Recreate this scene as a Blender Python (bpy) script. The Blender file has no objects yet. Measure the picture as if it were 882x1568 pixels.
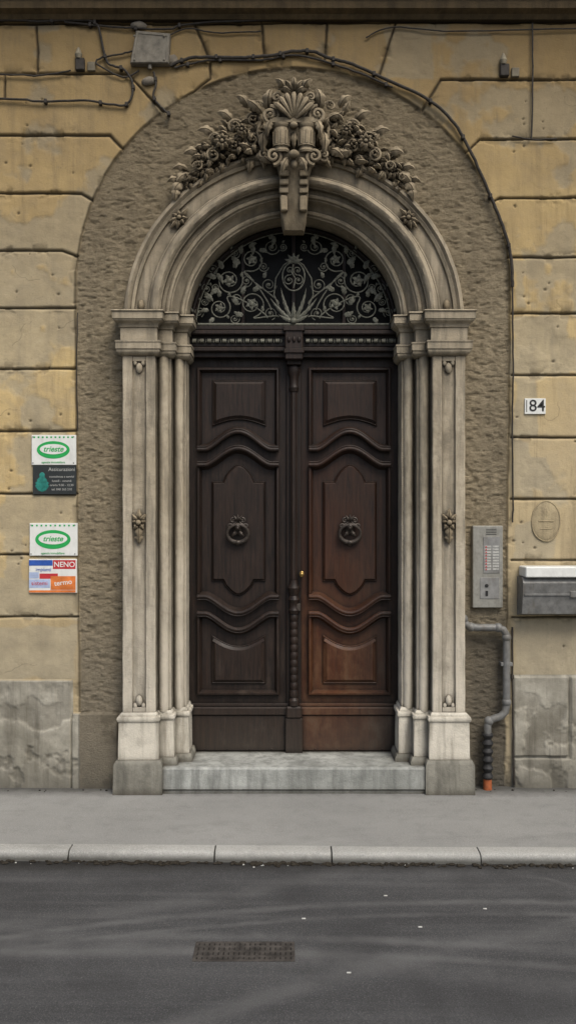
import bpy, math, random
import numpy as np
from mathutils import Vector, noise as mnoise
random.seed(7)
sc=bpy.context.scene
F=1350.0; H=1.871
def X(px,y=0.0): return (px-441)*(6+y)/F
def Z(py,y=0.0): return H-(py-784)*(6+y)/F
def L(d,y=0.0): return d*(6+y)/F
CX=X(450,-.1)

# ---------------------------------------------------------------- builder
class B:
    def __init__(s): s.v=[]; s.f=[]
    def add(s,v,f):
        o=len(s.v); s.v+= [tuple(p) for p in v]; s.f+=[tuple(i+o for i in q) for q in f]
    def box(s,x0,x1,y0,y1,z0,z1,b=0.004):
        x0,x1=min(x0,x1),max(x0,x1); y0,y1=min(y0,y1),max(y0,y1); z0,z1=min(z0,z1),max(z0,z1)
        b=min(b,(x1-x0)*.3,(y1-y0)*.3,(z1-z0)*.3)
        def rc(z,bb):
            return [(x0+bb,y0,z),(x1-bb,y0,z),(x1,y0+bb,z),(x1,y1-bb,z),(x1-bb,y1,z),(x0+bb,y1,z),(x0,y1-bb,z),(x0,y0+bb,z)]
        def rs(z):
            return [(x0+b,y0+b,z),(x1-b,y0+b,z),(x1-b,y0+b,z),(x1-b,y1-b,z),(x1-b,y1-b,z),(x0+b,y1-b,z),(x0+b,y1-b,z),(x0+b,y0+b,z)]
        v=rs(z0)+rc(z0+b,b)+rc(z1-b,b)+rs(z1)
        f=[]
        for k in range(3):
            for i in range(8):
                j=(i+1)%8
                f.append((k*8+i,k*8+j,k*8+8+j,k*8+8+i))
        f.append((7,5,3,1)); f.append((24,26,28,30))
        s.add(v,f)
    def tube(s,pts,r,n=8,closed=False,cap=True,sq=1.0):
        P=[Vector(p) for p in pts]; m=len(P)
        R=r if isinstance(r,(list,tuple)) else [r]*m
        T=[]
        for i in range(m):
            a=P[(i-1)%m] if (closed or i>0) else P[i]
            c=P[(i+1)%m] if (closed or i<m-1) else P[i]
            t=(c-a); t=t.normalized() if t.length>1e-9 else Vector((0,0,1)); T.append(t)
        ref=Vector((0,1,0)) if abs(T[0].y)<.9 else Vector((1,0,0))
        u=(ref-T[0]*ref.dot(T[0])).normalized()
        v=[];
        for i in range(m):
            u=(u-T[i]*u.dot(T[i]))
            u=u.normalized() if u.length>1e-6 else Vector((1,0,0))
            w=T[i].cross(u)
            for k in range(n):
                a=2*math.pi*k/n
                v.append(P[i]+u*(math.cos(a)*R[i]*sq)+w*(math.sin(a)*R[i]))
        f=[]
        for i in range(m if closed else m-1):
            j=(i+1)%m
            for k in range(n):
                l=(k+1)%n
                f.append((i*n+k,i*n+l,j*n+l,j*n+k))
        if cap and not closed:
            f.append(tuple(range(n))[::-1]); f.append(tuple((m-1)*n+k for k in range(n)))
        s.add(v,f)
    def ell(s,c,r,nu=12,nv=8):
        if not isinstance(r,(list,tuple)): r=(r,r,r)
        v=[];f=[]
        for j in range(nv+1):
            ph=math.pi*j/nv
            for i in range(nu):
                th=2*math.pi*i/nu
                v.append((c[0]+r[0]*math.sin(ph)*math.cos(th),c[1]+r[1]*math.sin(ph)*math.sin(th),c[2]+r[2]*math.cos(ph)))
        for j in range(nv):
            for i in range(nu):
                k=(i+1)%nu
                f.append((j*nu+i,(j+1)*nu+i,(j+1)*nu+k,j*nu+k))
        s.add(v,f)
    def lathe(s,cx,cy,prof,n=16,flute=0,fd=0.0):
        v=[];f=[]
        for (z,r) in prof:
            for k in range(n):
                a=2*math.pi*k/n
                rr=r*(1-fd*(0.5+0.5*math.cos(a*flute))) if flute else r
                v.append((cx+rr*math.cos(a),cy+rr*math.sin(a),z))
        for i in range(len(prof)-1):
            for k in range(n):
                l=(k+1)%n
                f.append((i*n+k,i*n+l,(i+1)*n+l,(i+1)*n+k))
        f.append(tuple(range(n))[::-1]); f.append(tuple((len(prof)-1)*n+k for k in range(n)))
        s.add(v,f)
    def disc(s,cx,cz,rx,rz,y0,y1,n=32,dome=0.0,bev=.003):
        v=[];f=[]
        rows=[(1,y1),(1,y0+bev*.8),(1-bev/max(rx,1e-3),y0)]+([(.7,y0-dome*.5),(.35,y0-dome*.85)] if dome else [])
        for q,y in rows:
            for k in range(n):
                a=2*math.pi*k/n
                v.append((cx+rx*q*math.cos(a),y,cz+rz*q*math.sin(a)))
        for i in range(len(rows)-1):
            for k in range(n):
                l=(k+1)%n; f.append((i*n+k,i*n+l,(i+1)*n+l,(i+1)*n+k))
        m=(len(rows)-1)*n
        f.append(tuple(m+k for k in range(n)))
        s.add(v,f)
    def panel(s,out,steps,fill=True):
        n=len(out)
        A=sum(out[i][0]*out[(i+1)%n][1]-out[(i+1)%n][0]*out[i][1] for i in range(n))
        if A<0: out=out[::-1]
        nor=[]
        for i in range(n):
            a,b,c=out[i-1],out[i],out[(i+1)%n]
            def nn(p,q):
                dx,dz=q[0]-p[0],q[1]-p[1]; l=math.hypot(dx,dz) or 1; return (-dz/l,dx/l)
            n1,n2=nn(a,b),nn(b,c); d=1+n1[0]*n2[0]+n1[1]*n2[1]; d=max(d,.35)
            nor.append(((n1[0]+n2[0])/d,(n1[1]+n2[1])/d))
        v=[];f=[]
        for off,y in steps:
            for i in range(n):
                v.append((out[i][0]+nor[i][0]*off,y,out[i][1]+nor[i][1]*off))
        for k in range(len(steps)-1):
            for i in range(n):
                j=(i+1)%n
                f.append((k*n+i,k*n+j,(k+1)*n+j,(k+1)*n+i))
        m=(len(steps)-1)*n
        if fill: f.append(tuple(m+i for i in range(n)))
        s.add(v,f)
    def leaf(s,x,z,y,ang,ln,w,bend=0.0,relief=.02,lift=.02,lobes=3,nt=12):
        px,pz=x,z
        cols=[-1,-.55,-.12,0,.12,.55,1]
        v=[]
        for i in range(nt+1):
            t=i/nt
            a=ang+bend*t
            ww=w*.5*(math.sin(math.pi*min(1,t**.75*.97+.03)))*(0.78+0.34*abs(math.sin(lobes*math.pi*t)))
            nx,nz=-math.sin(a),math.cos(a)
            for c in cols:
                yy=y-relief*(1-c*c)*math.sin(math.pi*min(1,.1+.9*t))-lift*math.sin(t*math.pi*.75)+(.25*relief if abs(c)<.05 else 0)
                v.append((px+nx*ww*c,yy,pz+nz*ww*c))
            px+=math.cos(a)*ln/nt; pz+=math.sin(a)*ln/nt
        m=len(cols);f=[]
        for i in range(nt):
            for k in range(m-1):
                f.append((i*m+k,i*m+k+1,(i+1)*m+k+1,(i+1)*m+k))
        s.add(v,f)
    def spiral(s,x,z,y,r,turns=1.6,start=0.0,ccw=1,th=.006,rise=0.0,eye=True,n=8,tail=None):
        pts=[];rad=[]
        N=int(26*turns)
        for i in range(N+1):
            t=i/N
            rr=r*(.16+.84*t)
            a=start-ccw*2*math.pi*turns*(1-t)
            pts.append((x+rr*math.cos(a),y-rise*(1-t),z+rr*math.sin(a))); rad.append(th*(.75+.25*t))
        if tail:
            p=pts[-1]; q=pts[-2]
            d=Vector((p[0]-q[0],0,p[2]-q[2])).normalized()
            tl=Vector((tail[0],y,tail[1])); p0=Vector(p); dist=(tl-p0).length
            c1=p0+d*dist*.4; c2=tl+Vector((0,0,1))*dist*.15
            for k in range(1,13):
                u=k/12
                b=p0*(1-u)**3+c1*3*u*(1-u)**2+c2*3*u*u*(1-u)+tl*u**3
                pts.append(tuple(b)); rad.append(th)
        s.tube(pts,rad,n=n)
        if eye: s.ell((x,y-rise,z),(r*.24,max(th*1.3,r*.2),r*.24),8,6)
    def obj(s,name,mat,parent=None,smooth=True,angle=35,jit=0.0):
        vv=s.v
        if jit:
            out=[]
            for p in vv:
                q=Vector(p); n1=mnoise.noise_vector(q*9)*jit+mnoise.noise_vector(q*34)*jit*.5
                out.append((p[0]+n1.x,p[1]+n1.y,p[2]+n1.z))
            vv=out
        me=bpy.data.meshes.new(name); me.from_pydata(vv,[],s.f); me.update()
        import bmesh
        bm=bmesh.new(); bm.from_mesh(me); bmesh.ops.remove_doubles(bm,verts=bm.verts,dist=1e-6)
        bmesh.ops.recalc_face_normals(bm,faces=bm.faces); bm.to_mesh(me); bm.free()
        o=bpy.data.objects.new(name,me); sc.collection.objects.link(o)
        if mat: me.materials.append(mat)
        if smooth:
            me.polygons.foreach_set('use_smooth',[True]*len(me.polygons))
            try: me.set_sharp_from_angle(angle=math.radians(angle))
            except Exception: pass
        if parent: o.parent=parent
        return o
def empty(name,parent=None):
    o=bpy.data.objects.new(name,None); sc.collection.objects.link(o); o.empty_display_size=.2
    if parent: o.parent=parent
    return o
def text(name,body,x,z,y,size,mat,parent,align='CENTER',ext=.0006,sx=1.0,bold=0.0):
    c=bpy.data.curves.new(name,'FONT'); c.body=body; c.size=size; c.align_x=align; c.align_y='CENTER'; c.extrude=ext; c.offset=bold
    c.materials.append(mat)
    o=bpy.data.objects.new(name,c); sc.collection.objects.link(o)
    o.location=(x,y,z); o.rotation_euler=(math.pi/2,0,0); o.scale=(sx,1,1); o.parent=parent
    return o

# ---------------------------------------------------------------- materials
class M:
    def __init__(s,name,rough=.85,spec=.3,metal=0.0):
        s.m=bpy.data.materials.new(name); s.m.use_nodes=True; s.t=s.m.node_tree; s.n=s.t.nodes
        s.b=s.n['Principled BSDF']; s.b.inputs['Roughness'].default_value=rough
        s.b.inputs['Specular IOR Level'].default_value=spec; s.b.inputs['Metallic'].default_value=metal
        s.tc=s.n.new('ShaderNodeTexCoord').outputs['Object']
        s.sep=None
    def lk(s,a,b): s.t.links.new(a,b)
    def xyz(s):
        if not s.sep:
            q=s.n.new('ShaderNodeSeparateXYZ'); s.lk(s.tc,q.inputs[0]); s.sep=q.outputs
        return s.sep
    def noise(s,scale,detail=5,rough=.6,st=(1,1,1),off=(0,0,0),dist=0):
        mp=s.n.new('ShaderNodeMapping'); mp.inputs['Scale'].default_value=st; mp.inputs['Location'].default_value=off
        s.lk(s.tc,mp.inputs[0])
        q=s.n.new('ShaderNodeTexNoise'); q.inputs['Scale'].default_value=scale; q.inputs['Detail'].default_value=detail
        q.inputs['Roughness'].default_value=rough; q.inputs['Distortion'].default_value=dist
        s.lk(mp.outputs[0],q.inputs['Vector']); return q.outputs['Fac']
    def vor(s,scale,feat='F1',st=(1,1,1)):
        mp=s.n.new('ShaderNodeMapping'); mp.inputs['Scale'].default_value=st; s.lk(s.tc,mp.inputs[0])
        q=s.n.new('ShaderNodeTexVoronoi'); q.feature=feat; q.inputs['Scale'].default_value=scale
        s.lk(mp.outputs[0],q.inputs['Vector']); return q.outputs['Distance']
    def mr(s,v,a,b,c=0,d=1):
        q=s.n.new('ShaderNodeMapRange'); q.clamp=True
        s.lk(v,q.inputs[0])
        for i,k in enumerate((a,b,c,d)): q.inputs[i+1].default_value=k
        return q.outputs[0]
    def ma(s,op,a,b=0.0,c=None):
        q=s.n.new('ShaderNodeMath'); q.operation=op
        for i,k in enumerate((a,b)+((c,) if c is not None else ())):
            if isinstance(k,(int,float)): q.inputs[i].default_value=k
            else: s.lk(k,q.inputs[i])
        return q.outputs[0]
    def mix(s,f,a,b,mode='MIX'):
        q=s.n.new('ShaderNodeMix'); q.data_type='RGBA'; q.blend_type=mode
        for idx,k in ((0,f),(6,a),(7,b)):
            if isinstance(k,(int,float)): q.inputs[idx].default_value=k
            elif isinstance(k,(tuple,list)): q.inputs[idx].default_value=(*k,1)
            else: s.lk(k,q.inputs[idx])
        return q.outputs[2]
    def attr(s,name):
        q=s.n.new('ShaderNodeAttribute'); q.attribute_name=name
        r=s.n.new('ShaderNodeSeparateColor'); s.lk(q.outputs['Color'],r.inputs[0])
        return r.outputs[0],r.outputs[1],r.outputs[2],q.outputs['Alpha']
    def ao(s,dist=.06,samples=3):
        q=s.n.new('ShaderNodeAmbientOcclusion'); q.samples=samples; q.inputs['Distance'].default_value=dist
        return q.outputs['AO']
    def bump(s,h,strength=.5,dist=.01):
        q=s.n.new('ShaderNodeBump'); q.inputs['Strength'].default_value=strength; q.inputs['Distance'].default_value=dist
        s.lk(h,q.inputs['Height']); s.lk(q.outputs[0],s.b.inputs['Normal']); return q.outputs[0]
    def col(s,c):
        if isinstance(c,(tuple,list)): s.b.inputs['Base Color'].default_value=(*c,1)
        else: s.lk(c,s.b.inputs['Base Color'])
        return s
    def ro(s,v): s.lk(v,s.b.inputs['Roughness'])

def simple(name,c,rough=.6,spec=.3,metal=0.0,var=.15,scale=30,bump=.1,dirt_and_crease=None):
    m=M(name,rough,spec,metal)
    n=m.noise(scale,5)
    k_=m.mix(m.mr(n,.3,.7),tuple(k*(1-var) for k in c),tuple(min(1,k*(1+var)) for k in c))
    if dirt_and_crease:
        d=m.noise(9,6,.7,st=(2,2,.7)); k_=m.mix(m.mr(d,.5,.75,0,dirt_and_crease),k_,(.10,.085,.06))
    m.col(k_)
    if bump: m.bump(n,bump,.004)
    return m.m

def wall_mat():
    m=M('wall_stucco',.92,.2)
    band,groove,grey,pl=m.attr('mask'); x,y,z=m.xyz()
    big=m.noise(1.1,5,.6); med=m.noise(5,6,.65,off=(3,1,2)); fine=m.noise(60,4,.6); st=m.noise(3.2,6,.65,st=(2.6,1,.3),off=(7,0,1))
    blot=m.noise(2.3,7,.7,off=(1,5,9),dist=.4); drip=m.noise(7,6,.7,st=(3.2,1,.16),off=(3,0,4))
    c=m.mix(m.mr(big,.35,.65),(.56,.42,.20),(.48,.36,.18))
    c=m.mix(m.mr(med,.45,.75,0,.5),c,(.385,.31,.19))
    c=m.mix(m.mr(med,.42,.25,0,.5),c,(.61,.49,.29))
    c=m.mix(m.mr(blot,.50,.66,0,.55),c,(.34,.28,.18))
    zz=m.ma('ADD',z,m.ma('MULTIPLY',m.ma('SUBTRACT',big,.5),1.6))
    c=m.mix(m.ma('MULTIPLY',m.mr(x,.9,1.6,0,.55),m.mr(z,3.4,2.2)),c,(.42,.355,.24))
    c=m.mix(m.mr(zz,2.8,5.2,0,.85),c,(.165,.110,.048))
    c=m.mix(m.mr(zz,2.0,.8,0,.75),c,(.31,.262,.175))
    c=m.mix(m.mr(st,.49,.72,0,.6),c,(.17,.13,.075))
    c=m.mix(m.mr(drip,.56,.72,0,.45),c,(.14,.11,.07))
    gcol=m.mix(m.mr(med,.35,.65),(.40,.35,.245),(.27,.24,.175))
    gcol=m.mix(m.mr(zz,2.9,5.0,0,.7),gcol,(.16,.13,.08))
    c=m.mix(grey,c,gcol)
    pcol=m.mix(m.mr(med,.38,.62),(.37,.35,.29),(.25,.235,.19))
    pcol=m.mix(m.mr(blot,.46,.64,0,.55),pcol,(.17,.16,.125))
    pcol=m.mix(m.mr(st,.48,.7,0,.65),pcol,(.10,.09,.07))
    pcol=m.mix(m.mr(drip,.54,.7,0,.5),pcol,(.10,.09,.07))
    c=m.mix(pl,c,pcol)
    sp=m.noise(34,6,.75,st=(.7,1,1.2)); sp2=m.noise(95,5,.75)
    bcol=m.mix(m.mr(sp,.32,.68),(.20,.163,.105),(.37,.31,.205))
    bcol=m.mix(m.mr(sp2,.55,.70,0,.6),bcol,(.085,.066,.042))
    bcol=m.mix(m.mr(sp2,.42,.28,0,.5),bcol,(.44,.38,.27))
    bcol=m.mix(m.mr(big,.35,.7,0,.35),bcol,(.22,.185,.13))
    bcol=m.mix(m.mr(st,.45,.7,0,.45),bcol,(.14,.115,.078))
    bcol=m.mix(m.mr(zz,1.5,.2,0,.65),bcol,(.17,.155,.125))
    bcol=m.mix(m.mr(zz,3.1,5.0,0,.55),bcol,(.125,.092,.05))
    dk=m.ma('MULTIPLY',m.mr(x,1.15,1.28),m.mr(m.ma('ADD',z,m.ma('MULTIPLY',med,.3)),1.35,1.1,0,.65))
    bcol=m.mix(dk,bcol,(.075,.066,.052))
    c=m.mix(band,c,bcol)
    c=m.mix(m.mr(groove,.1,.9,0,.92),c,(.035,.027,.016))
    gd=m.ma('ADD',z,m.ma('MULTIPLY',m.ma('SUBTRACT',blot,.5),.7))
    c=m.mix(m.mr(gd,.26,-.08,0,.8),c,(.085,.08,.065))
    c=m.mix(m.mr(fine,.60,.78,0,.4),c,(.10,.08,.05))
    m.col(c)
    rough=m.noise(90,6,.78,st=(.75,1,1.2))
    h=m.ma('ADD',m.ma('MULTIPLY',rough,m.ma('ADD',.25,m.ma('MULTIPLY',band,1.7))),m.ma('MULTIPLY',med,.7))
    m.bump(h,.8,.012)
    return m.m
def stone_mat(name,a=(.49,.425,.315),b=(.345,.295,.21),dirt_and_crease=(.032,.025,.015),zgrad=True,ao_d=.06,aoamt=.92):
    m=M(name,.8,.3); x,y,z=m.xyz()
    big=m.noise(2.2,5); st=m.noise(5,6,.65,st=(3.2,3,.35)); fine=m.noise(90,5,.7); med=m.noise(14,6,.72); blot=m.noise(4,7,.72,off=(5,5,5),dist=.3)
    c=m.mix(m.mr(big,.35,.65),a,b)
    c=m.mix(m.mr(st,.44,.68,0,.7),c,tuple(k*.42 for k in b))
    c=m.mix(m.mr(med,.50,.78,0,.6),c,tuple(k*.5 for k in b))
    c=m.mix(m.mr(blot,.48,.66,0,.45),c,tuple(k*.55 for k in b))
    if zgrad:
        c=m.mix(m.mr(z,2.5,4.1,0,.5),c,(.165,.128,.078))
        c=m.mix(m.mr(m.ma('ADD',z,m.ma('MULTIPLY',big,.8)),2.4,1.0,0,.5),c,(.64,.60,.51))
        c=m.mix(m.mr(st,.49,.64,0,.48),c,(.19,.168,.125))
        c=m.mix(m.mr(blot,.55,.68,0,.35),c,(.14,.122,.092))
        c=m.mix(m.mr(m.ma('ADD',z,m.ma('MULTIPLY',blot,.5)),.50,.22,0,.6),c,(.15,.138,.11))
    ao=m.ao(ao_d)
    c=m.mix(m.mr(ao,.95,.35,0,aoamt),c,dirt_and_crease)  # ambient occlusion mixed into the colour, darkening enclosed creases
    m.col(c)
    m.bump(m.ma('ADD',m.ma('MULTIPLY',fine,.6),m.ma('MULTIPLY',med,1.3)),.65,.008)
    return m.m
def wood_mat(name,a,b,warm=None):
    m=M(name,.5,.3); x,y,z=m.xyz()
    g=m.noise(9,7,.65,st=(7,7,.5),dist=.6); big=m.noise(2.5,5,.65); sc_=m.noise(30,6,.75,st=(3,3,.35)); wear=m.noise(6,6,.75,st=(1.5,1,.8),off=(2,2,2))
    c=m.mix(m.mr(g,.35,.65),a,b)
    if warm:
        f=m.ma('MULTIPLY',m.mr(m.ma('ADD',z,m.ma('MULTIPLY',big,1.6)),3.3,1.7),m.mr(m.ma('ADD',x,m.ma('MULTIPLY',wear,.5)),.95,.55))
        c=m.mix(m.ma('MULTIPLY',f,m.mr(g,.25,.6,.45,1)),c,warm)
        f2=m.ma('MULTIPLY',m.mr(m.ma('ADD',z,m.ma('MULTIPLY',wear,.9)),2.1,1.35),m.mr(wear,.42,.62,0,.55))
        f2=m.ma('MULTIPLY',f2,m.mr(m.ma('ADD',x,m.ma('MULTIPLY',wear,.3)),.86,.56))
        c=m.mix(f2,c,(.135,.060,.022))
    c=m.mix(m.mr(sc_,.60,.75,0,.4),c,(.075,.058,.042))
    c=m.mix(m.ma('MULTIPLY',m.mr(wear,.52,.7,0,.5),m.mr(z,1.2,.3)),c,(.08,.062,.045))
    c=m.mix(m.mr(m.ma('ADD',z,m.ma('MULTIPLY',big,.3)),.75,.2,0,.65),c,(.052,.043,.034))
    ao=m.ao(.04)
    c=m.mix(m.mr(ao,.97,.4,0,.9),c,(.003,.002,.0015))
    m.col(c); m.ro(m.mr(wear,.3,.7,.38,.68)); m.bump(m.ma('ADD',g,m.ma('MULTIPLY',wear,.6)),.35,.004)
    return m.m
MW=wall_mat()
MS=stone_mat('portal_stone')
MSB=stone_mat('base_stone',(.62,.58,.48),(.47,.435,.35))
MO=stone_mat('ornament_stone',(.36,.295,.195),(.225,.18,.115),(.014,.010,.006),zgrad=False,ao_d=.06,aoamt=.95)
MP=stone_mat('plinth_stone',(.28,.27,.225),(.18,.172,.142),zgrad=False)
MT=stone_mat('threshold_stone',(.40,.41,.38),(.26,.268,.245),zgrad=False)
WD=wood_mat('dark_wood',(.009,.006,.0045),(.028,.0165,.0115))
WR=wood_mat('varnished_wood',(.010,.006,.0045),(.030,.0155,.0095),warm=(.060,.020,.008))
IR=simple('wrought_iron',(.115,.115,.090),.65,.35,.1,.5,60,.2)
KN=simple('door_iron',(.05,.04,.032),.5,.5,.3,.4,60,.2)
GL=simple('fanlight_glass',(.004,.0045,.0045),.5,.12,0,.2,5,0)
GR=simple('painted_grey_metal',(.23,.23,.22),.5,.4,.15,.25,18,.1,dirt_and_crease=.7)
PG=simple('pipe_grey_paint',(.155,.155,.147),.55,.4,.1,.3,22,.15,dirt_and_crease=.8)
ST=simple('brushed_steel',(.30,.295,.26),.45,.5,.4,.15,40,.05,dirt_and_crease=.45)
WH=simple('white_paint',(.68,.69,.65),.5,.4,0,.06,20,.03,dirt_and_crease=.25)
BK=simple('black_rubber',(.02,.02,.02),.6,.3,0,.3,50,.1)
CB=simple('cable_sheath',(.035,.03,.024),.7,.3,0,.4,40,.1)
GN=simple('green_print',(.02,.34,.08),.5,.3,0,.08,30,0)
BL=simple('blue_print',(.03,.09,.36),.5,.3,0,.2,30,0)
RD=simple('red_print',(.45,.035,.04),.5,.3,0,.1,30,0)
OG=simple('orange_print',(.62,.18,.045),.5,.3,0,.3,18,0)
LB=simple('pale_blue_print',(.36,.43,.60),.5,.3,0,.25,18,0)
DK=simple('dark_plaque',(.022,.026,.026),.35,.5,0,.2,20,0)
TE=simple('teal_print',(.02,.17,.14),.5,.3,0,.4,40,0)
OC=simple('orange_plastic',(.30,.085,.03),.6,.3,0,.3,30,.1,dirt_and_crease=.8)
BR=simple('brass',(.45,.30,.10),.35,.5,.9,.2,40,.05)

# ---------------------------------------------------------------- building wall (height field)
bld=empty('apartment_building')
def vnoise(x,z,s,seed):
    rs=np.random.RandomState(seed); T=rs.rand(256,256)
    u=x*s+1000; v=z*s+1000
    i=np.floor(u).astype(int); j=np.floor(v).astype(int); fu=u-i; fv=v-j
    fu=fu*fu*(3-2*fu); fv=fv*fv*(3-2*fv)
    i0=i%256;i1=(i+1)%256;j0=j%256;j1=(j+1)%256
    return (T[i0,j0]*(1-fu)+T[i1,j0]*fu)*(1-fv)+(T[i0,j1]*(1-fu)+T[i1,j1]*fu)*fv
def fbm(x,z,s,seed,o=4):
    r=0;a=.5;t=0
    for k in range(o): r=r+a*vnoise(x,z,s*2**k,seed+k); t+=a; a*=.5
    return r/t
xs=np.concatenate([np.arange(-9,-2.2,.25),np.arange(-2.2,2.2,.0064),np.arange(2.2,9.01,.25)])
zs=np.concatenate([[-.15],np.arange(-.02,5.5,.0064),[5.7,6.2,6.8]])
GX,GZ=np.meshgrid(xs,zs); PX=441+GX*225; PY=1205-GZ*225
wob=(fbm(GX,GZ,6,3)-.5)*4; PXw=PX+wob; PYw=PY+(fbm(GX,GZ,5,9)-.5)*2.4
dx=PXw-448
Rb=331-6*np.clip((PYw-480)/600,0,1)
dband=np.where(PYw>435,np.abs(dx)-Rb,np.hypot(dx,PYw-435)-331)
band=np.clip(.5-dband/2.5,0,1)
def seg(a,b):
    ax,ay=a;bx,by=b; vx,vy=bx-ax,by-ay; l=vx*vx+vy*vy
    t=np.clip(((PXw-ax)*vx+(PYw-ay)*vy)/l,0,1)
    return np.hypot(PXw-ax-t*vx,PYw-ay-t*vy)
D=np.full(PX.shape,1e3)
FL,FR=-2000,2800
lines=[[(FL,113),(195,113),(255,176)],[(FL,207),(168,207),(202,242)],[(FL,296),(125,296),(154,313)],[(FL,384),(95,384),(128,395)],
 [(FL,472),(118,472)],[(FL,565),(118,565)],[(FL,660),(119,660)],[(FL,756),(120,756)],[(FL,850),(121,850)],[(FL,945),(122,945)],
 [(FL,38),(300,36),(600,34),(FR,34)],[(298,34),(322,97),(322,120),(255,172)],[(400,34),(406,90)],[(500,34),(497,90)],[(606,32),(580,116)],
 [(FR,122),(675,122),(640,180)],[(FR,213),(735,213),(703,242)],[(FR,303),(765,303),(742,317)],[(FR,394),(775,394)],
 [(FR,480),(783,480)],[(FR,575),(783,575)],[(FR,670),(783,670)],[(FR,764),(783,764)],[(FR,858),(783,858)],[(FR,945),(783,945)],
 [(57,40),(57,112)],[(8,115),(8,150)]]
for ln in lines:
    for a,b in zip(ln[:-1],ln[1:]): D=np.minimum(D,seg(a,b))
out=(dband>0)
jw=fbm(GX,GZ,5,61,3)
gro=np.exp(-(D/(1.2+1.4*jw))**2)*out
edge=np.exp(-((dband-1.2)/(1.0+1.8*jw))**2)
Y=gro*.018
Y=Y+band*.014
n1=fbm(GX*.7,GZ*1.25,42,21,2)*.6+fbm(GX*.8,GZ*1.1,18,25,3)*.4; n2=fbm(GX,GZ,3,31,4); n3=fbm(GX,GZ,12,41,3)
pit=np.clip((fbm(GX*.6,GZ*1.3,38,27,2)-.60)*7,0,1)
Y=Y-band*(n1-.5)*.016+band*pit*.006
Y=Y-(1-band)*((n2-.5)*.012+(n3-.5)*.004)
chip=np.clip((fbm(GX,GZ,9,51,4)-.57)*12,0,1)*np.exp(-(np.minimum(D,np.abs(dband))/9)**2)*out
Y=Y+chip*.008
def rectm(x0,x1,y0,y1,soft=3,w=10):
    q=(fbm(GX,GZ,7,77,4)-.5)*w*2
    d=np.maximum(np.maximum(x0-PX+q,PX+q-x1),np.maximum(y0-PY+q,PY+q-y1))
    return np.clip(.5-d/soft,0,1)
grey=np.zeros(PX.shape)
for r in [(786,868,484,572),(786,806,400,474),(786,822,578,668),(786,812,676,762),(800,836,700,730),(786,850,800,856),(12,32,760,900),(-60,118,890,945),(-300,118,960,1042),(786,1100,948,1034),(30,70,620,655),(590,660,40,120),(20,60,965,1010)]:
    grey=np.maximum(grey,rectm(*r)*.65)
peel=np.clip((fbm(GX,GZ,2.4,91,6)-.60)*14,0,.65)
grey=np.maximum(grey,peel); Y=Y+peel*.005
grey=grey*(1-band*.8)
pl=((PY>1042)&(PX<113))|((PY>1092)&(PX>=108)&(PX<182))|((PY>1033)&(PX>783))
plf=pl.astype(float)
plL=(PY>1042)&(PX<110); plB=(PY>1092)&(PX>=112)&(PX<182)
Y=np.where(plL,-.022-(n2-.5)*.02-(n3-.5)*.008,Y)
Y=np.where(plB,-.03-(n2-.5)*.014-(n3-.5)*.008,Y)
pr=(PY>1036)&(PX>786)&(PX<868)&(PY<1157)
Y=np.where(pr,-.018-(n3-.5)*.004,Y)
pr2=((PY>1161)&(PX>786))|((PY>1036)&(PX>872))
Y=np.where(pr2,-.024-(n3-.5)*.010,Y)
low=np.clip((fbm(GX,GZ,6,101,5)-.54)*12,0,1)*np.clip((PY-1000)/110,0,1)
Y=Y+low*.010*(1-band)
holes=np.zeros(PX.shape)
rh=np.random.RandomState(5)
for k in range(60):
    hx=rh.choice([rh.uniform(0,115),rh.uniform(785,882)]); hy=rh.uniform(130,1000); e_=rh.uniform(1.2,5)
    g=np.exp(-(((PX-hx)**2/rh.uniform(.6,2)+((PY-hy)**2))/e_))
    holes=np.maximum(holes,g)
gro=np.maximum(gro,holes*.9); Y=Y+holes*.008
for k in range(12):
    x_,y_=rh.choice([rh.uniform(0,110),rh.uniform(790,880)]),rh.uniform(140,1040); a_=rh.uniform(0,6.28)
    for j in range(9):
        a_+=rh.uniform(-.9,.9); x2,y2=x_+6*math.cos(a_),y_+6*math.sin(a_)
        gro=np.maximum(gro,.42*np.exp(-(seg((x_,y_),(x2,y2))/.8)**2)*out); x_,y_=x2,y2
groove=np.maximum(gro,np.clip(edge*.8,0,1)*(PY<1090)); groove=np.maximum(groove,chip*.5); groove=np.maximum(groove,band*pit*.30)
groove=np.where(plL|plB|pr|pr2,low*.40,groove)
nz,nx=PX.shape
co=np.stack([GX,Y,GZ],-1).reshape(-1,3)
idx=np.arange(nz*nx).reshape(nz,nx)
q=np.stack([idx[:-1,:-1],idx[:-1,1:],idx[1:,1:],idx[1:,:-1]],-1)
fx=(GX[:-1,:-1]+GX[1:,1:])/2; fz=(GZ[:-1,:-1]+GZ[1:,1:])/2
inside=np.where(fz<3.16,np.abs(fx-CX)<1.09,np.hypot(fx-CX,fz-3.16)<1.08)
q=q[~inside].reshape(-1,4)
me=bpy.data.meshes.new('wall'); me.vertices.add(len(co)); me.vertices.foreach_set('co',co.ravel())
me.loops.add(q.size); me.loops.foreach_set('vertex_index',q.ravel().astype(np.int32))
me.polygons.add(len(q)); me.polygons.foreach_set('loop_start',np.arange(0,q.size,4,dtype=np.int32))
me.polygons.foreach_set('loop_total',np.full(len(q),4,dtype=np.int32))
me.polygons.foreach_set('use_smooth',np.ones(len(q),dtype=bool))
me.update(calc_edges=True); me.validate()
at=me.attributes.new('mask','FLOAT_COLOR','POINT')
at.data.foreach_set('color',np.stack([band,groove,grey,plf],-1).reshape(-1).astype(np.float32))
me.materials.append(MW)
wall=bpy.data.objects.new('wall',me); sc.collection.objects.link(wall); wall.parent=bld
b=B()
y0=-.09
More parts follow.
